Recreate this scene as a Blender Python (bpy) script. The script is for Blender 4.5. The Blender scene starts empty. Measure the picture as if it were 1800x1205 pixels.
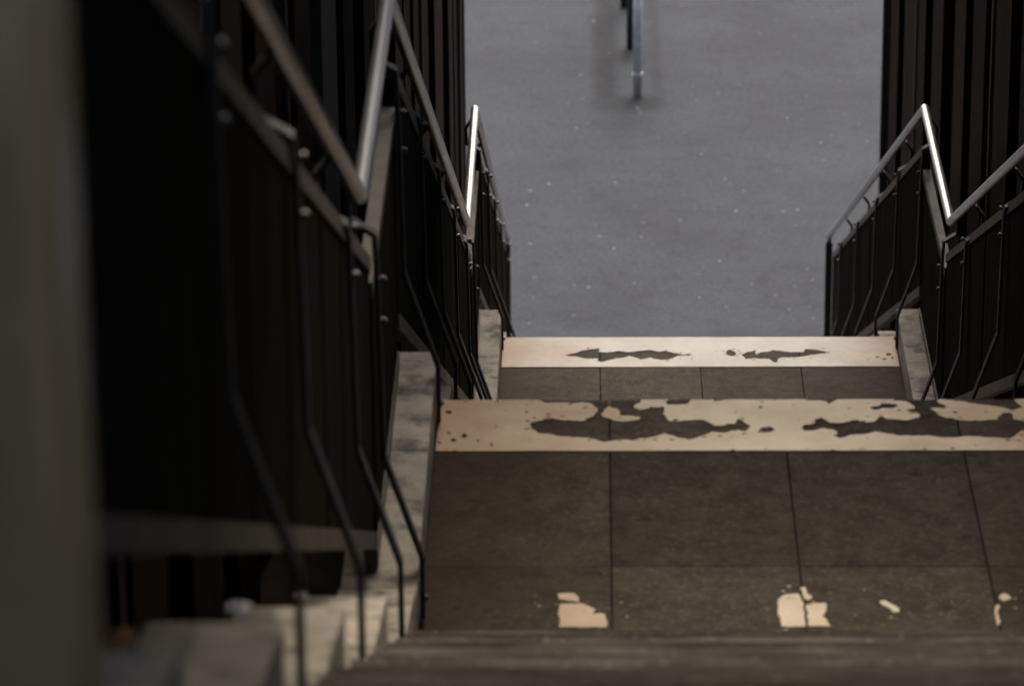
import bpy, bmesh, math, random
from mathutils import Vector, Matrix, noise as mnoise
from mathutils.geometry import delaunay_2d_cdt
random.seed(11)
S = bpy.context.scene
COL = S.collection
D = bpy.data
CAMZ = 9.041            # eye height above the plaza

# ------------------------------------------------------------------ camera
cd = D.cameras.new('camera'); cam = D.objects.new('camera', cd); COL.objects.link(cam)
rgt = Vector((0.99984145, 0.01570376, -0.00839395))
upv = Vector((0.00193919, 0.37256838, 0.92800272))
bck = Vector((0.01770045, -0.92787186, 0.37247885))
m = Matrix((rgt, upv, bck)).transposed().to_4x4(); m.translation = (0, 0, CAMZ)
cam.matrix_world = m
cd.sensor_width = 36; cd.lens = 150; cd.clip_end = 500; cd.clip_start = .1
cd.dof.use_dof = True; cd.dof.focus_distance = 13.5; cd.dof.aperture_fstop = 6.0
S.camera = cam

# ------------------------------------------------------------------ light
SUN_EL, SUN_AZ = math.radians(42), math.radians(6)     # azimuth from +Y towards +X
w = D.worlds.new('World'); S.world = w; w.use_nodes = True
nt = w.node_tree; bg = nt.nodes['Background']
sky = nt.nodes.new('ShaderNodeTexSky'); sky.sky_type = 'NISHITA'; sky.sun_disc = False
sky.sun_elevation = SUN_EL; sky.sun_rotation = SUN_AZ
sky.air_density = 1.0; sky.dust_density = 6.0; sky.ozone_density = 1.0
nt.links.new(sky.outputs[0], bg.inputs[0]); bg.inputs[1].default_value = .13
sl = D.lights.new('sun', 'SUN'); sl.energy = .5; sl.angle = math.radians(32); sl.color = (1, .99, .99)
so = D.objects.new('sun', sl); COL.objects.link(so)
sd = Vector((math.sin(SUN_AZ)*math.cos(SUN_EL), math.cos(SUN_AZ)*math.cos(SUN_EL), math.sin(SUN_EL)))
so.rotation_euler = sd.to_track_quat('Z', 'Y').to_euler()
so.location = (0, 0, 30)
vs = S.view_settings
vs.view_transform = 'Standard'; vs.look = 'None'; vs.gamma = 1; vs.use_curve_mapping = False
vs.exposure = 1.6

# worn outlines of the painted stripes and trodden gum, in metres on their floors
L1_WORN = [
    [(-0.135,9.036),(-0.116,9.054),(-0.084,9.068),(-0.052,9.058),(-0.016,9.052),(-0.002,9.058),(0.014,9.078),(0.021,9.102),(0.02,9.128),(0.01,9.151),(-0.008,9.164),(-0.077,9.164),(-0.101,9.164),(-0.117,9.182),(-0.118,9.194),(0.12,9.193),(0.125,9.169),(0.11,9.143),(0.111,9.128),(0.125,9.119),(0.153,9.13),(0.173,9.133),(0.177,9.101),(0.182,9.055),(0.204,9.047),(0.236,9.057),(0.264,9.063),(0.282,9.046),(0.284,9.034),(0.307,9.022),(0.327,9.034),(0.343,9.034),(0.35,9.059),(0.358,9.049),(0.373,9.015),(0.364,8.988),(0.342,8.995),(0.322,8.988),(0.306,8.973),(0.284,8.983),(0.25,8.955),(0.233,8.938),(0.21,8.955),(0.179,8.971),(0.155,8.958),(0.123,8.953),(0.103,8.938),(0.071,8.949),(0.043,8.929),(0.02,8.944),(-0.004,8.956),(-0.036,8.952),(-0.06,8.962),(-0.091,8.972),(-0.115,8.985),(-0.13,9.01)],
    [(0.184,9.169),(0.19,9.18),(0.191,9.192),(0.247,9.192),(0.234,9.159),(0.206,9.148),(0.186,9.148)],
    [(0.49,9.008),(0.501,9.025),(0.519,9.033),(0.524,9.064),(0.541,9.069),(0.555,9.043),(0.587,9.043),(0.616,9.058),(0.631,9.048),(0.659,9.048),(0.679,9.073),(0.7,9.058),(0.735,9.051),(0.761,9.068),(0.766,9.083),(0.751,9.104),(0.735,9.109),(0.738,9.12),(0.755,9.125),(0.754,9.141),(0.739,9.162),(0.716,9.177),(0.717,9.193),(0.976,9.195),(0.99,9.176),(1.002,9.129),(0.985,9.114),(0.946,9.135),(0.915,9.145),(0.876,9.161),(0.845,9.172),(0.812,9.172),(0.815,9.151),(0.832,9.137),(0.825,9.127),(0.801,9.13),(0.791,9.123),(0.806,9.088),(0.82,9.068),(0.851,9.052),(0.883,9.047),(0.915,9.054),(0.944,9.06),(0.941,9.072),(0.955,9.095),(0.971,9.093),(0.976,9.067),(0.999,9.052),(1.033,9.031),(1.063,9.016),(1.035,8.98),(0.989,8.99),(0.961,8.948),(0.93,8.955),(0.899,8.958),(0.867,8.959),(0.835,8.949),(0.804,8.953),(0.773,8.963),(0.718,8.966),(0.679,8.976),(0.651,8.984),(0.619,8.97),(0.595,8.967),(0.574,8.95),(0.565,8.96),(0.57,8.977),(0.561,8.997),(0.537,9.004),(0.513,8.99),(0.493,8.987)],
    [(0.392,9.001),(0.402,9.011),(0.42,9.015),(0.432,8.998),(0.421,8.985),(0.405,8.981)],
    [(0.654,9.125),(0.665,9.136),(0.683,9.138),(0.69,9.157),(0.71,9.151),(0.719,9.133),(0.708,9.117),(0.688,9.127),(0.668,9.117)],
    [(0.395,9.132),(0.401,9.139),(0.407,9.131),(0.401,9.124)],
    [(0.514,9.178),(0.531,9.191),(0.583,9.191),(0.578,9.173),(0.565,9.155),(0.546,9.17)],
    [(0.288,9.174),(0.303,9.169),(0.332,9.179),(0.341,9.192),(0.289,9.192)],
    [(-0.31,9.109),(-0.309,9.1),(-0.316,9.097),(-0.322,9.102),(-0.329,9.106),(-0.329,9.113),(-0.322,9.12),(-0.316,9.118),(-0.309,9.113)],
    [(-0.271,8.97),(-0.272,8.962),(-0.277,8.955),(-0.281,8.951),(-0.285,8.963),(-0.283,8.976),(-0.282,8.981),(-0.277,8.989),(-0.275,8.985)],
    [(-0.299,8.935),(-0.299,8.927),(-0.304,8.926),(-0.308,8.929),(-0.312,8.932),(-0.31,8.939),(-0.308,8.945),(-0.304,8.943),(-0.301,8.939)],
    [(-0.244,8.94),(-0.243,8.933),(-0.245,8.933),(-0.247,8.933),(-0.249,8.936),(-0.248,8.944),(-0.247,8.947),(-0.245,8.946),(-0.244,8.946)],
    [(-0.31,8.985),(-0.309,8.98),(-0.313,8.98),(-0.316,8.982),(-0.32,8.984),(-0.32,8.988),(-0.317,8.992),(-0.313,8.99),(-0.31,8.988)],
    [(-0.215,8.918),(-0.214,8.912),(-0.217,8.906),(-0.219,8.908),(-0.221,8.915),(-0.22,8.92),(-0.219,8.926),(-0.217,8.929),(-0.216,8.923)],
    [(-0.33,8.93),(-0.33,8.925),(-0.332,8.921),(-0.334,8.924),(-0.336,8.928),(-0.336,8.932),(-0.334,8.938),(-0.332,8.938),(-0.33,8.934)],
    [(-0.188,9.119),(-0.188,9.115),(-0.189,9.114),(-0.19,9.113),(-0.191,9.116),(-0.191,9.121),(-0.19,9.122),(-0.189,9.124),(-0.188,9.124)],
    [(-0.144,9.106),(-0.144,9.1),(-0.146,9.099),(-0.147,9.099),(-0.148,9.102),(-0.148,9.11),(-0.147,9.112),(-0.146,9.113),(-0.144,9.113)],
    [(-0.209,9.021),(-0.21,9.018),(-0.211,9.015),(-0.213,9.014),(-0.214,9.018),(-0.213,9.022),(-0.213,9.025),(-0.211,9.027),(-0.211,9.026)],
]
L1_ISLAND = [(0.034,9.118),(0.051,9.144),(0.06,9.128),(0.077,9.117),(0.08,9.091),(0.1,9.084),(0.119,9.076),(0.12,9.057),(0.084,9.05),(0.056,9.058),(0.034,9.071)]
L2_WORN = [
    [(-0.087,15.892),(-0.055,15.91),(-0.006,15.953),(0.036,15.96),(0.046,15.956),(0.042,15.928),(0.077,15.919),(0.126,15.934),(0.175,15.922),(0.232,15.946),(0.253,15.952),(0.287,15.927),(0.315,15.936),(0.35,15.908),(0.385,15.899),(0.42,15.908),(0.405,15.889),(0.363,15.884),(0.342,15.858),(0.3,15.84),(0.251,15.866),(0.216,15.844),(0.168,15.877),(0.126,15.859),(0.091,15.835),(0.056,15.819),(0.042,15.854),(-0.007,15.86),(-0.034,15.873),(-0.062,15.879)],
    [(0.56,15.944),(0.578,15.954),(0.602,15.92),(0.604,15.898),(0.583,15.879),(0.562,15.888)],
    [(0.621,15.888),(0.647,15.931),(0.672,15.931),(0.678,15.897),(0.707,15.925),(0.749,15.943),(0.804,15.925),(0.867,15.924),(0.879,15.952),(0.917,15.952),(0.958,15.918),(0.98,15.914),(0.957,15.903),(0.915,15.896),(0.858,15.878),(0.802,15.863),(0.767,15.856),(0.755,15.832),(0.761,15.804),(0.747,15.808),(0.724,15.845),(0.669,15.851),(0.634,15.851)],
    [(1.175,15.867),(1.17,15.861),(1.161,15.86),(1.153,15.864),(1.154,15.87),(1.162,15.874),(1.171,15.873)],
    [(1.217,15.894),(1.213,15.886),(1.204,15.884),(1.198,15.89),(1.199,15.9),(1.206,15.905),(1.214,15.903)],
    [(1.198,15.843),(1.195,15.837),(1.188,15.836),(1.182,15.84),(1.183,15.846),(1.189,15.85),(1.196,15.848)],
    [(1.13,15.836),(1.127,15.831),(1.122,15.83),(1.117,15.833),(1.117,15.838),(1.122,15.841),(1.128,15.84)],
    [(1.225,15.854),(1.222,15.846),(1.216,15.845),(1.212,15.85),(1.213,15.858),(1.218,15.863),(1.223,15.861)],
]
PATCHES = [
    [(-0.06,8.123),(-0.026,8.123),(-0.018,8.1),(-0.017,8.081),(-0.06,8.094)],
    [(-0.06,8.072),(-0.006,8.072),(0.013,8.045),(0.009,8.022),(0.037,8.022),(0.037,7.96),(-0.06,7.96)],
    [(0.396,8.095),(0.413,8.118),(0.441,8.12),(0.448,8.085),(0.448,7.964),(0.397,7.964),(0.396,8.039)],
    [(0.449,8.15),(0.459,8.152),(0.459,8.122),(0.472,8.106),(0.464,8.093),(0.452,8.099)],
    [(0.455,8.067),(0.475,8.078),(0.493,8.074),(0.495,8.039),(0.487,8.012),(0.496,7.994),(0.497,7.964),(0.454,7.964)],
    [(0.608,8.085),(0.618,8.087),(0.651,8.046),(0.648,8.031),(0.636,8.034),(0.613,8.068)],
    [(0.859,8.107),(0.87,8.117),(0.883,8.112),(0.884,8.094),(0.867,8.084),(0.858,8.094)],
    [(0.847,8.066),(0.855,8.066),(0.848,7.966),(0.841,7.966)],
]
GUM = [(-0.357,25.071),(-0.24,25.193),(0.176,25.215),(-0.374,24.812),(0.345,24.486),(0.05,24.454),(0.914,24.694),(1.294,24.715),(1.275,24.439),(0.973,25.065),(0.074,24.255),(0.327,24.244),(0.16,24.049),(-0.346,24.124),(0.789,23.832),(1.303,23.689),(1.327,23.507),(1.217,23.412),(-0.317,23.561),(-0.078,23.429),(0.006,23.401),(0.276,23.458),(0.654,23.609),(0.968,23.447),(1.099,23.259),(-0.317,23.237),(-0.08,22.948),(0.808,23.081),(1.167,23.037),(-0.336,22.827),(1.302,22.893),(0.655,23.228),(0.436,23.358),(-0.553,24.452),(0.599,24.974),(0.566,24.528),(1.205,24.678),(0.68,28.915),(0.048,28.562),(-0.177,28.45),(-0.348,28.069),(0.152,27.836),(1.193,28.27),(-0.261,27.479),(-0.043,27.36),(-0.026,26.871),(-0.352,27.029),(0.003,26.355),(-0.069,26.256),(0.073,26.183),(0.459,26.062),(0.728,26.82),(0.875,26.976),(1.308,26.456),(0.728,25.751),(1.195,25.432),(0.176,25.214),(-0.244,25.196),(-0.358,25.069),(0.974,25.062),(0.411,25.36),(0.867,25.276),(0.333,26.663),(0.353,26.579),(1.326,28.56),(1.023,27.138),(1.767,28.763),(1.454,26.9),(1.981,27.06),(1.691,26.54),(1.768,26.338),(1.802,25.99),(1.504,25.62),(1.501,25.967),(1.919,26.011),(1.833,27.64),(1.831,27.391),(2.018,28.333),(1.297,24.714)]

# ------------------------------------------------------------------ materials
def mat(name, col, rough=.6, metal=0., col2=None, nscale=8., contrast=(.35, .65), bump=0., bscale=60.,
        stretch=(1, 1, 1), spot=None, sscale=3., scut=(.55, .7), spec=.5, col3=None, s3=40., c3=(.5, .7), rvar=0., rand=0., kerb_tint=None, gw=.55):
    """procedural surface: two-tone mottling, optional stain layer, fine speckle, bump"""
    M = D.materials.new(name); M.use_nodes = True
    t = M.node_tree; N = t.nodes; L = t.links
    b = N['Principled BSDF']
    b.inputs['Roughness'].default_value = rough; b.inputs['Metallic'].default_value = metal
    b.inputs['Specular IOR Level'].default_value = spec
    geo = N.new('ShaderNodeNewGeometry'); mp = N.new('ShaderNodeMapping')
    mp.inputs['Scale'].default_value = stretch; L.new(geo.outputs['Position'], mp.inputs[0])
    def noise(sc, det=6, off=0):
        n = N.new('ShaderNodeTexNoise'); n.inputs['Scale'].default_value = sc; n.inputs['Detail'].default_value = det
        n.inputs['Roughness'].default_value = .62
        if off:
            m2 = N.new('ShaderNodeMapping'); m2.inputs['Location'].default_value = (off, off*1.7, -off)
            L.new(mp.outputs[0], m2.inputs[0]); L.new(m2.outputs[0], n.inputs[0])
        else: L.new(mp.outputs[0], n.inputs[0])
        return n.outputs[0]
    def ramp(v, lo, hi):
        r = N.new('ShaderNodeMapRange'); r.inputs[1].default_value = lo; r.inputs[2].default_value = hi
        r.interpolation_type = 'SMOOTHSTEP'; L.new(v, r.inputs[0]); return r.outputs[0]
    def mix(f, a, c):
        x = N.new('ShaderNodeMix'); x.data_type = 'RGBA'; L.new(f, x.inputs[0])
        for s, v in ((6, a), (7, c)):
            if isinstance(v, tuple): x.inputs[s].default_value = (*v, 1)
            else: L.new(v, x.inputs[s])
        return x.outputs[2]
    c = None
    if col2: c = mix(ramp(noise(nscale), *contrast), col, col2)
    if spot: c = mix(ramp(noise(sscale, 8, 5.3), *scut), c if c else col, spot)
    if col3: c = mix(ramp(noise(s3, 3, 9.1), *c3), c if c else col, col3)
    if kerb_tint:                                   # browner tone towards both kerbs, broken up by noise
        sx = N.new('ShaderNodeSeparateXYZ'); L.new(geo.outputs['Position'], sx.inputs[0])
        a = N.new('ShaderNodeMath'); a.operation = 'SUBTRACT'; L.new(sx.outputs[0], a.inputs[0]); a.inputs[1].default_value = .45
        q = N.new('ShaderNodeMath'); q.operation = 'ABSOLUTE'; L.new(a.outputs[0], q.inputs[0])
        nn = N.new('ShaderNodeMath'); nn.operation = 'MULTIPLY_ADD'; L.new(noise(4.5, 6, 3.1), nn.inputs[0]); nn.inputs[1].default_value = .5; L.new(q.outputs[0], nn.inputs[2])
        r = N.new('ShaderNodeMapRange'); r.interpolation_type = 'SMOOTHSTEP'; r.inputs[1].default_value = 1.05-gw; r.inputs[2].default_value = 1.10; r.inputs[4].default_value = .85
        L.new(nn.outputs[0], r.inputs[0]); c = mix(r.outputs[0], c if c else col, kerb_tint)
    if rand:
        oi = N.new('ShaderNodeObjectInfo'); hs = N.new('ShaderNodeHueSaturation')
        r = N.new('ShaderNodeMapRange'); r.inputs[3].default_value = 1-rand; r.inputs[4].default_value = 1+rand
        L.new(oi.outputs['Random'], r.inputs[0]); L.new(r.outputs[0], hs.inputs['Value'])
        if c: L.new(c, hs.inputs['Color'])
        else: hs.inputs['Color'].default_value = (*col, 1)
        c = hs.outputs[0]
    if c: L.new(c, b.inputs['Base Color'])
    else: b.inputs['Base Color'].default_value = (*col, 1)
    if rvar:
        r = N.new('ShaderNodeMapRange'); r.inputs[3].default_value = max(.03, rough-rvar); r.inputs[4].default_value = min(1, rough+rvar)
        r.inputs[1].default_value = .3; r.inputs[2].default_value = .7
        L.new(noise(nscale*2.3, 4, 2.2), r.inputs[0]); L.new(r.outputs[0], b.inputs['Roughness'])
    if bump:
        bp = N.new('ShaderNodeBump'); bp.inputs['Strength'].default_value = bump; bp.inputs['Distance'].default_value = .004
        L.new(noise(bscale, 5), bp.inputs['Height']); L.new(bp.outputs[0], b.inputs['Normal'])
    M['io'] = 1
    return M

m_tile = mat('stone_tile', (.050, .038, .026), .7, spec=.035, col2=(.074, .058, .040), nscale=16, kerb_tint=(.026, .016, .009), spot=(.024, .017, .012), sscale=13,
             scut=(.56, .75), bump=.3, bscale=110, stretch=(1, 1.2, 1), col3=(.14, .115, .075), s3=85, c3=(.52, .78), rvar=.1, rand=.22)
m_step = mat('step_stone', (.034, .027, .021), .9, spec=.06, col2=(.080, .068, .054), nscale=6, spot=(.05, .03, .022), sscale=3.4,
             scut=(.5, .7), bump=.8, bscale=60, stretch=(.8, 1.6, 1), col3=(.16, .14, .12), s3=60, c3=(.58, .75), rvar=.05, rand=.4)
m_paint = mat('edge_paint', (.73, .685, .585), .75, spec=.25, col2=(.65, .60, .50), nscale=7, kerb_tint=(.42, .29, .18), gw=.42, bump=.4, bscale=120,
              spot=(.62, .47, .33), sscale=4.0, scut=(.56, .78), col3=(.50, .36, .23), s3=44, c3=(.68, .76))
m_paint2 = mat('edge_paint_warm_light', (.80, .68, .47), .75, spec=.25, col2=(.70, .58, .38), nscale=7, kerb_tint=(.34, .20, .105), gw=.72, bump=.4, bscale=120,
              spot=(.60, .47, .31), sscale=4.0, scut=(.56, .78), col3=(.40, .24, .14), s3=38, c3=(.66, .74))  # upper stripe's copy of the paint, warm indoor light mixed into its colour
m_asph = D.materials.new('asphalt')
m_kerb = mat('kerb_concrete', (.30, .258, .19), .85, col2=(.20, .17, .125), nscale=11, spot=(.075, .065, .048), sscale=9,
             scut=(.48, .66), bump=1., bscale=60, col3=(.36, .33, .28), s3=35, c3=(.6, .8), rand=.12)
m_dark = mat('gutter_dirt', (.012, .010, .008), .95, spec=.05, col2=(.02, .016, .012), nscale=9, bump=.8)
m_panel = mat('dark_panel', (.022, .021, .016), .9, col2=(.015, .014, .010), nscale=3, spec=.0, stretch=(6, 6, .5), rvar=.1)
m_frame = mat('painted_frame', (.085, .078, .062), .6, spec=.2, col2=(.075, .066, .052), nscale=8, stretch=(1, 1, 1), spot=(.08, .045, .025),
              sscale=12, scut=(.6, .75), rvar=.1)
m_post = mat('post_paint', (.018, .020, .021), .6, spec=.2, col2=(.028, .026, .024), nscale=18, spot=(.11, .045, .015), sscale=6, scut=(.62, .74), rvar=.1)
m_steel = mat('handrail_steel', (.84, .88, .94), .28, 1., col2=(.78, .80, .83), nscale=3)
m_bolt = mat('bolt_steel', (.06, .058, .055), .5, .5, col2=(.04, .03, .022), nscale=40)
m_board = mat('dark_timber', (.0115, .0068, .0036), .7, spec=.02, col2=(.006, .0036, .002), nscale=4, stretch=(9, 9, .4), rvar=.12, rand=.35)
m_back = mat('wall_backing', (.006, .0055, .005), .8, col2=(.009, .008, .007), nscale=5)
m_edge = mat('board_trim', (.05, .043, .033), .6, spec=.1, col2=(.028, .023, .017), nscale=8, stretch=(4, 4, .5))
m_pillar = mat('pillar_concrete', (.50, .37, .19), .8, col2=(.17, .115, .055), nscale=3.2, stretch=(1, 1, .45), bump=.6,
               spot=(.62, .52, .40), sscale=3.4, scut=(.55, .66))
m_blocker = mat('light_block_concrete', (.16, .12, .085), .9, col2=(.12, .09, .06), nscale=2, bump=.5)
m_bounce = mat('added_bounce_wall', (.16, .13, .10), .9, col2=(.12, .10, .08), nscale=2, bump=.5)
m_bar = mat('barrier_steel', (.52, .51, .48), .5, .1, col2=(.40, .39, .37), nscale=14, rvar=.08)
m_bard = mat('barrier_dark', (.05, .052, .056), .5, .2, col2=(.035, .035, .036), nscale=9)
m_paper = mat('paper', (.75, .73, .68), .9, col2=(.62, .58, .5), nscale=20)
m_leaf = mat('dry_leaf', (.42, .16, .03), .8, col2=(.22, .09, .03), nscale=30)
m_gum = mat('gum', (.17, .155, .13), .8, col2=(.085, .08, .07), nscale=6)

# asphalt: fine aggregate, broad wear and a soft dark rectangular mark round the barrier foot
def build_asphalt(M):
    M.use_nodes = True; t = M.node_tree; N = t.nodes; L = t.links; b = N['Principled BSDF']
    b.inputs['Roughness'].default_value = .95; b.inputs['Specular IOR Level'].default_value = .12
    g = N.new('ShaderNodeNewGeometry')
    def nz(sc, det, rgh=.6):
        n = N.new('ShaderNodeTexNoise'); n.inputs['Scale'].default_value = sc; n.inputs['Detail'].default_value = det
        n.inputs['Roughness'].default_value = rgh; L.new(g.outputs['Position'], n.inputs[0]); return n.outputs[0]
    def mr(v, a, c, d, e, sm=True):
        r = N.new('ShaderNodeMapRange')
        for i, q in enumerate((a, c, d, e)): r.inputs[i+1].default_value = q
        if sm: r.interpolation_type = 'SMOOTHSTEP'
        L.new(v, r.inputs[0]); return r.outputs[0]
    def mth(op, a, c):
        x = N.new('ShaderNodeMath'); x.operation = op
        for i, v in enumerate((a, c)):
            if isinstance(v, (int, float)): x.inputs[i].default_value = v
            else: L.new(v, x.inputs[i])
        return x.outputs[0]
    tone = mth('MULTIPLY', mr(nz(1.1, 5), .3, .7, .86, 1.14), mr(nz(34, 4, .7), .3, .7, .8, 1.2))
    tone = mth('MULTIPLY', tone, mr(nz(150, 2), .35, .68, .8, 1.28))
    tone = mth('MULTIPLY', tone, mr(nz(5, 6, .7), .36, .5, .86, 1.0))
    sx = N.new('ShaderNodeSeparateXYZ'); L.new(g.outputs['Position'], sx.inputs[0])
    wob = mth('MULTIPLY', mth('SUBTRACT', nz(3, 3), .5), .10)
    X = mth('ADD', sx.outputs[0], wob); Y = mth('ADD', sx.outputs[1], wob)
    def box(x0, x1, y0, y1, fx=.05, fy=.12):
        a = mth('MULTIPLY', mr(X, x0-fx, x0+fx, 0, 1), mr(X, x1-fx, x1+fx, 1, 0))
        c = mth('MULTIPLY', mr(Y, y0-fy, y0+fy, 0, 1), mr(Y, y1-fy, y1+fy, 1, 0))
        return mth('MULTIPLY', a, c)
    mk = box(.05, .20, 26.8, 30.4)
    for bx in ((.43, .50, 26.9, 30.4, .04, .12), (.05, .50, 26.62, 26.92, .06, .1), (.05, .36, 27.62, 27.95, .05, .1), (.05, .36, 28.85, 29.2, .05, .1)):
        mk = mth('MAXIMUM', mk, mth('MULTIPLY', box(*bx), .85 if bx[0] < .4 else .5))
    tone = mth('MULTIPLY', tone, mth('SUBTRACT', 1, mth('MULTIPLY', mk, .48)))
    c = N.new('ShaderNodeMix'); c.data_type = 'RGBA'; c.blend_type = 'MULTIPLY'; c.inputs[0].default_value = 1
    c.inputs[6].default_value = (.039, .0425, .048, 1); L.new(tone, c.inputs[7])
    L.new(c.outputs[2], b.inputs['Base Color'])
    bp = N.new('ShaderNodeBump'); bp.inputs['Strength'].default_value = .5; bp.inputs['Distance'].default_value = .004
    L.new(nz(120, 3), bp.inputs['Height']); L.new(bp.outputs[0], b.inputs['Normal'])
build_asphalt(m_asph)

# ------------------------------------------------------------------ mesh helpers
def link(name, me, m=None, parent=None, kind=None, label=None, cat=None, group=None):
    o = D.objects.new(name, me); COL.objects.link(o)
    if m and me and not me.materials: me.materials.append(m)
    if parent: o.parent = parent
    for k, v in (('kind', kind), ('label', label), ('category', cat), ('group', group)):
        if v: o[k] = v
    return o
def fin(name, bm, bevel=0., smooth=False, seg=1):
    if bevel: bmesh.ops.bevel(bm, geom=[e for e in bm.edges if len(e.link_faces) == 2 and e.calc_face_angle(0) > .5], offset=bevel, segments=seg, affect='EDGES', profile=.6)
    bmesh.ops.recalc_face_normals(bm, faces=bm.faces)
    me = D.meshes.new(name); bm.to_mesh(me); bm.free()
    if smooth:
        for p in me.polygons: p.use_smooth = True
    return me
def box(bm, x0, x1, y0, y1, z0, z1):
    v = [bm.verts.new(p) for p in ((x0,y0,z0),(x1,y0,z0),(x1,y1,z0),(x0,y1,z0),(x0,y0,z1),(x1,y0,z1),(x1,y1,z1),(x0,y1,z1))]
    for f in ((0,3,2,1),(4,5,6,7),(0,1,5,4),(1,2,6,5),(2,3,7,6),(3,0,4,7)): bm.faces.new([v[i] for i in f])
def boxme(name, *a, bevel=0.):
    bm = bmesh.new(); box(bm, *a); return fin(name, bm, bevel)
def prism(bm, pts, x0, x1):
    """outline in the YZ plane extruded along X"""
    a = [bm.verts.new((x0, y, z)) for y, z in pts]; b = [bm.verts.new((x1, y, z)) for y, z in pts]
    n = len(pts); bm.faces.new(a); bm.faces.new(b[::-1])
    for i in range(n): bm.faces.new((a[i], b[i], b[(i+1) % n], a[(i+1) % n]))
def tube(bm, pts, r, n=20):
    """round tube with mitred corners"""
    pts = [Vector(p) for p in pts]; rings = []
    for i, p in enumerate(pts):
        d0 = (p-pts[i-1]).normalized() if i else None
        d1 = (pts[i+1]-p).normalized() if i < len(pts)-1 else None
        d = (d0 or d1) if not (d0 and d1) else (d0+d1).normalized()
        k = 1 if not (d0 and d1) else 1/max(.3, d.dot(d1))
        ref = Vector((1, 0, 0)) if abs(d.x) < .9 else Vector((0, 0, 1))
        u = d.cross(ref).normalized(); v = d.cross(u).normalized()
        rings.append([bm.verts.new(p+(u*math.cos(a)*k+v*math.sin(a))*r) for a in (2*math.pi*j/n for j in range(n))])
    for a, b in zip(rings, rings[1:]):
        for j in range(n): bm.faces.new((a[j], b[j], b[(j+1) % n], a[(j+1) % n]))
    bm.faces.new(rings[0]); bm.faces.new(rings[-1][::-1])
def flatbar(bm, pts, tx, ty):
    """flat bar following a path in the XZ plane (pts are x, z), ty deep along Y about 0"""
    P = [Vector((x, 0, z)) for x, z in pts]; R = []
    for i, p in enumerate(P):
        d0 = (p-P[i-1]).normalized() if i else None
        d1 = (P[i+1]-p).normalized() if i < len(P)-1 else None
        d = (d0 or d1) if not (d0 and d1) else (d0+d1).normalized()
        k = 1 if not (d0 and d1) else 1/max(.5, d.dot(d1))
        n = Vector((d.z, 0, -d.x))*tx/2*k
        R.append([bm.verts.new(p+n+Vector((0, s*ty/2, 0))) for s in (-1, 1)] + [bm.verts.new(p-n+Vector((0, s*ty/2, 0))) for s in (1, -1)])
    for a, b in zip(R, R[1:]):
        for j in range(4): bm.faces.new((a[j], b[j], b[(j+1) % 4], a[(j+1) % 4]))
    bm.faces.new(R[0]); bm.faces.new(R[-1][::-1])
def inside(x, y, poly):
    c = False; n = len(poly)
    for i in range(n):
        x0, y0 = poly[i]; x1, y1 = poly[i-1]
        if (y0 > y) != (y1 > y) and x < (x1-x0)*(y-y0)/(y1-y0)+x0: c = not c
    return c
def rough_outline(poly, amp=.0065, step=.005):
    """breaks straight runs of a traced outline into small ragged steps"""
    out = []
    for i in range(len(poly)):
        a = Vector(poly[i]); b = Vector(poly[(i+1) % len(poly)]); L_ = (b-a).length
        k = max(1, int(L_/step))
        for j in range(k):
            p = a.lerp(b, j/k)
            q = Vector((p.x, p.y, 0))
            p = p+amp*(mnoise.noise_vector(q*22)*1.3+mnoise.noise_vector(q*75)*.8).to_2d()
            out.append((p.x, p.y))
    return out
def sheet(outline, holes, islands, z, th=.0007):
    """thin coat of paint: outline minus holes, islands kept; real thickness"""
    vs_, fs = [], []
    for pl in [outline]+holes+islands:
        fs.append(list(range(len(vs_), len(vs_)+len(pl)))); vs_ += [Vector(p) for p in pl]
    ed = [(f[i], f[(i+1) % len(f)]) for f in fs for i in range(len(f))]
    V, E, F, _, _, _ = delaunay_2d_cdt(vs_, ed, [], 0, 1e-5)
    bm = bmesh.new(); bv = [bm.verts.new((p[0], p[1], z)) for p in V]
    for f in F:
        cx = sum(V[i][0] for i in f)/len(f); cy = sum(V[i][1] for i in f)/len(f)
        if not inside(cx, cy, outline): continue
        if any(inside(cx, cy, h) for h in holes) and not any(inside(cx, cy, h) for h in islands): continue
        try: bm.faces.new([bv[i] for i in f])
        except ValueError: pass
    bmesh.ops.delete(bm, geom=[v for v in bm.verts if not v.link_faces], context='VERTS')
    r = bmesh.ops.extrude_face_region(bm, geom=list(bm.faces))
    bmesh.ops.translate(bm, verts=[v for v in r['geom'] if isinstance(v, bmesh.types.BMVert)], vec=(0, 0, th))
    return fin('paint', bm)

# ------------------------------------------------------------------ stair geometry
XL, XR = -.35, 1.25                  # clear width between the kerbs
E1 = 9.18; P = 6.907; DZ = 2.606     # landing edge, repeat length, drop per flight
LAND = 1.53; TR = .335; RI = DZ/17
edges = [E1-P, E1, E1+P]             # far edges of the three landings
zs = [3*DZ, 2*DZ, DZ]                # their levels; the plaza is 0
SLOPE = RI/TR

# ground -------------------------------------------------------------
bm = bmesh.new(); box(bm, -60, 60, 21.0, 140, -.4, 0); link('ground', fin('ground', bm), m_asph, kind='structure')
G0 = link('gutter', None, kind='structure')
for i, (e, z) in enumerate(zip(edges, zs)):
    bm = bmesh.new()
    y0 = e-LAND if i else -9.2
    yend = e+P-LAND
    prism(bm, [(y0, z-.04), (e, z-.04), (yend+.0, z-DZ-.04), (yend, z-DZ-1.0), (y0, z-DZ-1.0)], -1.0, 1.95)
    link('gutter_slope', fin('g', bm), m_dark, G0)

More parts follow.
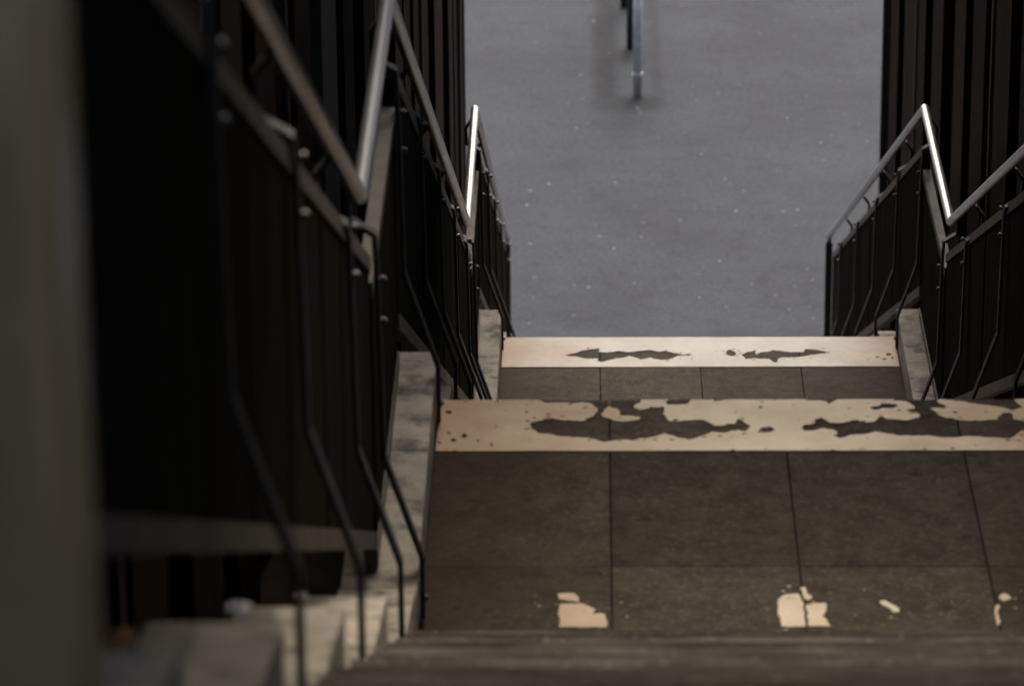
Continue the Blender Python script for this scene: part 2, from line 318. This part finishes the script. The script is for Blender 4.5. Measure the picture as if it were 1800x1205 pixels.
# flakes ----
def flake(cx, cy, r, rd):
    n = rd.randint(5, 8); ph = rd.random()*6
    return [(cx+r*rd.uniform(.6, 1.5)*1.3*math.cos(ph+2*math.pi*j/n), cy+r*rd.uniform(.5, 1.2)*math.sin(ph+2*math.pi*j/n)) for j in range(n)]

# landings -----------------------------------------------------------
xs = [XL, .05, .45, .85, XR]
for i, (e, z) in enumerate(zip(edges, zs)):
    bm = bmesh.new(); y0 = e-LAND if i else -8.9
    box(bm, XL-.001, XR+.001, y0, e-.004, z-.25, z-.009)
    ld = link('landing', fin('l', bm), m_dark, kind='structure')
    rows = [e, e-.302, e-.92, e-LAND+.0]
    if i == 0: rows = [e, e-.302]+[e-.302-.618*k for k in range(1, 18)]
    for a, b in zip(rows, rows[1:]):
        for x0, x1 in zip(xs, xs[1:]):
            dz = random.uniform(-.0006, .0006)
            g = .0022
            link('paving_tile', boxme('tile', x0+g, x1-g, b+g, a-(0 if a == e else g), z-.045, z+dz, bevel=.0025), m_tile, ld)
    if i == 1:
        out = rough_outline([(XL+.006, e-.002), (XR-.006, e-.002), (XR-.006, 8.878), (XL+.006, 8.878)], .0012, .02)
        rd = random.Random(4); holes = [rough_outline(h) for h in L1_WORN]; big = [q for q in holes if len(q) > 40]
        for _ in range(150):                     # small chips round the worn places and along the edges
            if rd.random() < .75:
                px, py = rd.choice(rd.choice(big)); px += rd.gauss(0, .022); py += rd.gauss(0, .016)
            else: px, py = rd.uniform(XL, XR), rd.choice((9.17, 8.885))+rd.gauss(0, .006)
            holes.append(flake(px, py, rd.uniform(.0015, .0055), rd))
        st = sheet(out, holes, [rough_outline(L1_ISLAND)], z+.0015)
        link('edge_stripe', st, m_paint2, ld)
        bmf = bmesh.new()
        for _ in range(34):
            q = rd.choice(PATCHES[:7]); px, py = rd.choice(q); px += rd.gauss(0, .06); py += rd.gauss(0, .03)
            if not (XL+.02 < px < XR-.02 and 7.93 < py < 8.4): continue
            bmf.faces.new([bmf.verts.new((x_, y_, z+.0016)) for x_, y_ in flake(px, py, rd.uniform(.001, .0035), rd)])
        link('paint_flecks', fin('pf', bmf), m_paint2, ld, kind='stuff')
        for q in PATCHES: link('paint_remnant', sheet(rough_outline(q, .004, .004), [], [], z+.0015), m_paint2, ld)
    if i == 2:
        out = rough_outline([(XL+.006, e-.002), (XR-.006, e-.002), (XR-.006, 15.768), (XL+.006, 15.768)], .0012, .02)
        rd = random.Random(9); holes = [rough_outline(h, .0075, .008) for h in L2_WORN]
        for _ in range(70):
            px, py = rd.choice(rd.choice(holes[:3])); holes.append(flake(px+rd.gauss(0, .03), py+rd.gauss(0, .02), rd.uniform(.0015, .006), rd))
        st = sheet(out, holes, [], z+.0015)
        link('edge_stripe', st, m_paint, ld)

# flights ------------------------------------------------------------
for i, (e, z) in enumerate(zip(edges, zs)):
    bm = bmesh.new(); n = 16
    prism(bm, [(e+.003, z-RI-.02), (e+n*TR, z-DZ-.02), (e+n*TR, z-DZ-.6), (e+.003, z-RI-.6)], XL-.001, XR+.001)
    fl = link('stair_flight', fin('f', bm), m_dark, kind='structure')
    for k in range(n):
        zt = z-(k+1)*RI; y0 = e+k*TR
        bm = bmesh.new()
        box(bm, XL+.002, XR-.002, y0+.002, y0+TR-.001, zt-RI-.03, zt+random.uniform(-.0015, .0015))
        link('step', fin('s', bm, .006, seg=2), m_step, fl)
    # riser of the landing itself
    link('riser', boxme('r', XL+.002, XR-.002, e-.03, e-.003, z-RI-.02, z-.046), m_step, fl)

# kerbs --------------------------------------------------------------
def nose(i, y): return zs[i]-SLOPE*(y-edges[i])
YFRONT = 2.82
for side, lab in ((-1, 'pale weathered concrete kerb in stepped blocks along the left railing'),
                  (1, 'pale weathered concrete kerb in stepped blocks along the right railing')):
    xi = XL if side < 0 else XR; xo = xi+side*.155
    x0, x1 = min(xi, xo), max(xi, xo)
    kb = link('kerb', None, label=lab, cat='kerb')
    def kblock(pts):
        bm = bmesh.new(); prism(bm, pts, x0, x1)
        me = fin('k', bm, .016, seg=3)
        link('kerb_block', me, m_kerb, kb)
    for i, (e, z) in enumerate(zip(edges, zs)):
        if i:
            t = z+.12
            ya = e-LAND+.19
            ym = (ya+e)/2+.1
            kblock([(ya+.002, t-.4), (ym-.002, t-.4), (ym-.002, t), (ya+.002, t)])
            kblock([(ym+.002, t-.4), (e+.004, t-.4), (e+.004, t), (ym+.002, t)])
        far = e+P-LAND+.187
        cuts = [e+.006]
        ys = [far-1.12*k-(.05 if k > 1 else 0) for k in range(0, 5)][::-1]
        ys = [y for y in ys if y > e+.5]
        prev = e+.006
        for y in ys:
            if y > YFRONT and y > prev+.1:
                a = max(prev, YFRONT)
                zt = nose(i, y)+.088
                za = zt+.25*(y-a)
                kblock([(a+.003, za-.45), (y-.003, zt-.45), (y-.003, zt), (a+.003, za)])
            prev = y

# railings -----------------------------------------------------------
RAILS = []
def rail_path(i):
    e, z = edges[i], zs[i]
def make_railing(side, label):
    s = side; xi = XL if s < 0 else XR
    X = lambda d: xi+s*d                      # d metres outward from the kerb's inner face
    rt = link('stair_railing', None, label=label, cat='railing', group='railings along the two sides of the stairs')
    # handrail: zigzag of sloping and level runs
    xr = X(.094 if s < 0 else .084)
    pts = [(xr, YFRONT, 0)]
    path = []
    for i, (e, z) in enumerate(zip(edges, zs)):
        if i: path += [(xr, e-1.36, z+1.0), (xr, e-.07, z+1.0)]
    sl = DZ/(P-1.29)
    y1, z1 = path[0][1], path[0][2]
    path = [(xr, YFRONT, z1+(y1-YFRONT)*.478)]+path
    yl, zl = path[-1][1], path[-1][2]
    yend = edges[2]+P-1.33
    path += [(xr, yend, 1.0), (xr, yend+.36, .835), (xr, yend+.42, .77)]
    bm = bmesh.new(); tube(bm, path, .0165, 24)
    hr = link('handrail', fin('h', bm, smooth=True), m_steel, rt)
    for p in hr.data.polygons:
        if len(p.vertices) > 4: p.use_smooth = False
    bm = bmesh.new(); box(bm, xr-.018, xr+.018, yend+.40, yend+.44, 0, .775)
    link('end_post', fin('e', bm, .003), m_post, rt)
    def rail_z(y):
        for a, b in zip(path, path[1:]):
            if a[1] <= y <= b[1] and b[1] > a[1]: return a[2]+(b[2]-a[2])*(y-a[1])/(b[1]-a[1])
        return 1.0
    # posts: foot bolted to the kerb's inner face, kinked outward, then upright to the rail
    for i, e in enumerate(edges):
        z = zs[i]
        ys = []
        if i: ys += [(e-1.19, z, 1), (e-.15, z, 1)]
        for k in (.85-.0, 1.05+1.1, 3.3, 4.55, 4.8+.0): pass
        fl = [e+P-2.11-1.25*k for k in range(4)]
        ys += [(y, nose(i, y), 0) for y in fl]
        for y, zb, lev in ys:
            if y < 4.3 or y > 21.6: continue
            zr = rail_z(y)-.012
            ptop = zb+.80 if not lev else zb+.76
            zz = zb+(0.0 if lev else -.10)
            pl = [(X(-.008), zz+.012), (X(-.008), zb+.15), (X(.066), zb+.375), (X(.072), ptop-.02), (X(.076), zr-.13), (X(.125), zr-.10), (X(.128), zr-.035), (X(.100), zr+.0)]
            bm = bmesh.new(); flatbar(bm, pl, .0095, .034)
            bmesh.ops.translate(bm, verts=bm.verts, vec=(0, y, 0))
            po = link('post', fin('p', bm, .002), m_post, rt)
            for bx, bz in ((X(-.0135), zb+.055 if lev else zb-.01), (X(.066-.006), ptop-.0), (X(.066-.006), ptop-.09)):
                bm = bmesh.new()
                c = bmesh.ops.create_cone(bm, cap_ends=True, segments=6, radius1=.008, radius2=.0075, depth=.007)
                bmesh.ops.rotate(bm, verts=bm.verts, cent=(0, 0, 0), matrix=Matrix.Rotation(math.pi/2, 3, 'Y'))
                bmesh.ops.create_cone(bm, cap_ends=True, segments=8, radius1=.004, radius2=.004, depth=.014, matrix=Matrix.Rotation(math.pi/2, 4, 'Y'))
                bmesh.ops.translate(bm, verts=bm.verts, vec=(bx, y, bz))
                link('bolt', fin('b', bm), m_bolt, po)
    # infill panels between frames
    xp = X(.082); xq = X(.098)
    def panel(y0, zb0, zt0, y1, zb1, zt1):
        bm = bmesh.new(); g = .012
        prism(bm, [(y0+g, zb0+.02), (y1-g, zb1+.02), (y1-g, zt1-.02), (y0+g, zt0-.02)], min(xp+s*.004, xq-s*.004), max(xp+s*.004, xq-s*.004))
        pn = link('infill_panel', fin('p', bm), m_panel, rt)
        L_, R_ = min(xp, xq+s*.014), max(xp, xq+s*.014)
        t = .034
        for q in ([(y0, zt0-t), (y1, zt1-t), (y1, zt1), (y0, zt0)], [(y0, zb0), (y1, zb1), (y1, zb1+t+.006), (y0, zb0+t+.006)]):
            bm = bmesh.new(); prism(bm, q, L_, R_); link('frame_bar', fin('fb', bm, .0015), m_frame, pn)
        for ya, yb, za, zb, zc, zd in ((y0, y0+.022, zb0, zt0, zb0+(zb1-zb0)*.022/(y1-y0), zt0+(zt1-zt0)*.022/(y1-y0)),):
            bm = bmesh.new(); prism(bm, [(ya, za+.042), (yb, zc+.042), (yb, zd-t-.002), (ya, zb-t-.002)], L_+.001, R_-.001)
            link('frame_bar', fin('fb', bm), m_panel, pn)
    for i, (e, z) in enumerate(zip(edges, zs)):
        if i: panel(e-1.20, z+.125, z+.755, e-.10, z+.125, z+.755)
        ya, yb = e-.08, e+P-1.215
        n = 4
        lo, hi = (.175, .815)
        zt = lambda y: (nose(i, y)+hi)
        for k in range(n):
            a = ya+(yb-ya)*k/n; b = ya+(yb-ya)*(k+1)/n-.004
            if b < YFRONT+.2: continue
            a = max(a, YFRONT)
            if b > 21.9: b = 21.9
            fz = lambda y, h: max(nose(i, y), 0.0 if i == 2 else -9)+h
            panel(a, fz(a, lo), fz(a, hi), b, fz(b, lo), fz(b, hi))
    return rt
make_railing(-1, 'zigzag steel handrail over dark panels on the left side of the stairs')
make_railing(1, 'zigzag steel handrail over dark panels on the right side of the stairs')

# side walls of dark upright boards ------------------------------------
YE = 22.0; ZT = 9.9
def wall_top(y): return min(ZT, max(3.3, zs[0]+3.4-SLOPE*(y-2.3)*.93))
def side_wall(x, s, label):
    bm = bmesh.new()
    q = [-4]+[2.3+i*.5 for i in range(40)]; q = [y for y in q if y < YE-.05]+[YE-.03]
    prism(bm, [(-4, -.2), (YE-.03, -.2)]+[(y, wall_top(y)-.03) for y in q[::-1]], min(x+s*.05, x+s*.15), max(x+s*.05, x+s*.15))
    wl = link('board_wall', fin('w', bm), m_back, label=label, cat='wall', group='dark board walls enclosing the stairs')
    rnd = random.Random(5 if s > 0 else 8)
    def strip(name, a, b, d, mm):
        bm = bmesh.new(); box(bm, min(x+s*d, x+s*.049), max(x+s*d, x+s*.049), a, b, .02, wall_top(b)-.04)
        link(name, fin('b', bm, .004), mm, wl)
    y = YE-.25; k = 0
    while y > 3.2:
        wd = rnd.uniform(.40, .62); gp = rnd.uniform(.32, .5); a, b = y-wd, y
        pale = s < 0 and a < 10.6 < b+gp
        if pale: a, b = 10.2, 10.8
        strip('board', a, b, rnd.choice((0, .012, .02)), m_board if not pale else m_edge)
        if k % 4 == 1: strip('trim_strip', a-gp*.5-.018, a-gp*.5+.018, .004, m_edge)
        y = a-gp; k += 1
    bm = bmesh.new(); box(bm, min(x-s*.004, x+s*.16), max(x-s*.004, x+s*.16), YE+.002, YE+.05, .0, wall_top(YE))
    link('end_post', fin('e', bm, .005), m_post, wl)
side_wall(-.665, -1, 'dark upright board wall rising beyond the left railing')
side_wall(1.60, 1, 'dark upright board wall rising beyond the right railing')

# unseen roof, deck and cross beam added to block sky; wall behind bounces light ---------
bm = bmesh.new(); prism(bm, [(3.4, 9.91), (8.1, 9.15), (8.1, 9.5), (3.4, 10.3)], -.66, 1.595); link('light_block_roof', fin('c', bm), m_blocker, kind='structure')
link('added_bounce_wall', boxme('c', -3.4, 4.4, -9.5, -9.21, 5, 10.6), m_bounce, label='unseen wall added behind the stair head to bounce warm light', cat='wall')
bm = bmesh.new(); box(bm, -14, 14, 12.4, 14.1, 5.9, 6.3); box(bm, -14, 14, 12.4, 12.6, 6.301, 9.5); box(bm, -14, 14, 13.9, 14.1, 6.301, 9.5)
box(bm, -14, 14, 19.4, 20.2, 5.7, 7.7); link('light_block_deck', fin('d', bm), m_blocker, kind='structure')

# pillar at the left --------------------------------------------------
bm = bmesh.new(); box(bm, -.72, -.354, 2.52, 2.80, nose(0, 2.8)-.3, ZT)
link('pillar', fin('p', bm, .018, seg=3), m_pillar, label='beige concrete pillar close by at the left edge', cat='pillar')

# central barrier on the plaza ------------------------------------------
br = link('centre_barrier', None, label='grey steel tube barrier standing on the asphalt beyond the stairs', cat='barrier')
for (x, y, r, mm) in ((.335, 26.92, .030, m_bar), (.300, 27.95, .028, m_bard)):
    bm = bmesh.new(); tube(bm, [(x, y, 0.0), (x, y, 1.05)], r, 28)
    po = link('post', fin('p', bm, smooth=True), mm, br)
    if mm is m_bar:
        bm = bmesh.new(); tube(bm, [(x, y, .145), (x, y, .157)], r+.003, 28); link('collar', fin('c', bm), m_steel, po)
bm = bmesh.new(); tube(bm, [(.335, 26.92, 1.08), (.300, 27.95, 1.08), (.265, 28.9, 1.08)], .030, 24); link('top_rail', fin('t', bm, smooth=True), m_bar, br)
bm = bmesh.new(); tube(bm, [(.265, 28.9, 0.0), (.265, 28.9, 1.05)], .028, 24); link('post', fin('p', bm, smooth=True), m_bard, br)

# chewing gum and crumbs trodden into the plaza ---------------------------
bm = bmesh.new()
def blob(x, y, r, z=.0005, h=.003):
    n = 9; ph = random.random()*6
    c = bm.verts.new((x, y, z+h)); R = []
    for j in range(n):
        a = 2*math.pi*j/n; q = r*(1+.25*math.sin(2*a+ph)+random.uniform(-.12, .12))
        R.append(bm.verts.new((x+q*math.cos(a), y+q*math.sin(a), z)))
    for j in range(n): bm.faces.new((c, R[j], R[(j+1) % n]))
for x, y in GUM: blob(x, y, random.uniform(.006, .012))
for _ in range(150): blob(random.uniform(-.7, 2.4), random.uniform(22.6, 31), random.uniform(.002, .006))
link('gum_spots', fin('g', bm), m_gum, kind='stuff', label='small pale specks of gum and crumbs trodden into the asphalt', cat='gum')

# litter ------------------------------------------------------------------
def scrap(name, loc, r, mm, label, cat, seed):
    rd = random.Random(seed); bm = bmesh.new()
    bmesh.ops.create_icosphere(bm, subdivisions=3, radius=r)
    for v in bm.verts:
        n_ = v.co.normalized()
        f = 1+.28*math.sin(9*n_.x+seed)*math.cos(8*n_.y+2*seed)+.18*math.sin(17*n_.z+seed)+rd.uniform(-.07, .07)
        v.co = Vector((v.co.x*f*1.3, v.co.y*f*1.5, max(v.co.z*f*.6, -r*.35)))
    bmesh.ops.translate(bm, verts=bm.verts, vec=(0, 0, r*.35))
    o = link(name, fin('s', bm), mm, label=label, cat=cat); o.location = loc
    return o
scrap('white_scrap', (-.455, 5.0, 6.66), .011, m_paper, 'crumpled white paper scrap on the left kerb, nearest to the concrete pillar', 'litter', 3)
scrap('white_scrap', (-.47, 6.3, 6.065), .009, m_paper, 'small white paper scrap further down the left kerb under the panels', 'litter', 5)
scrap('white_scrap', (1.325, 18.2, 1.74), .018, m_paper, 'white lump added on the right kerb in place of its lit top, below the lowest panels', 'litter', 8)  # added white lump stands in for the brightly lit kerb top
scrap('dry_leaf', (-.475, 3.92, 7.14), .010, m_leaf, 'orange brown dry leaf lying on the kerb beside the pillar', 'leaf', 9)
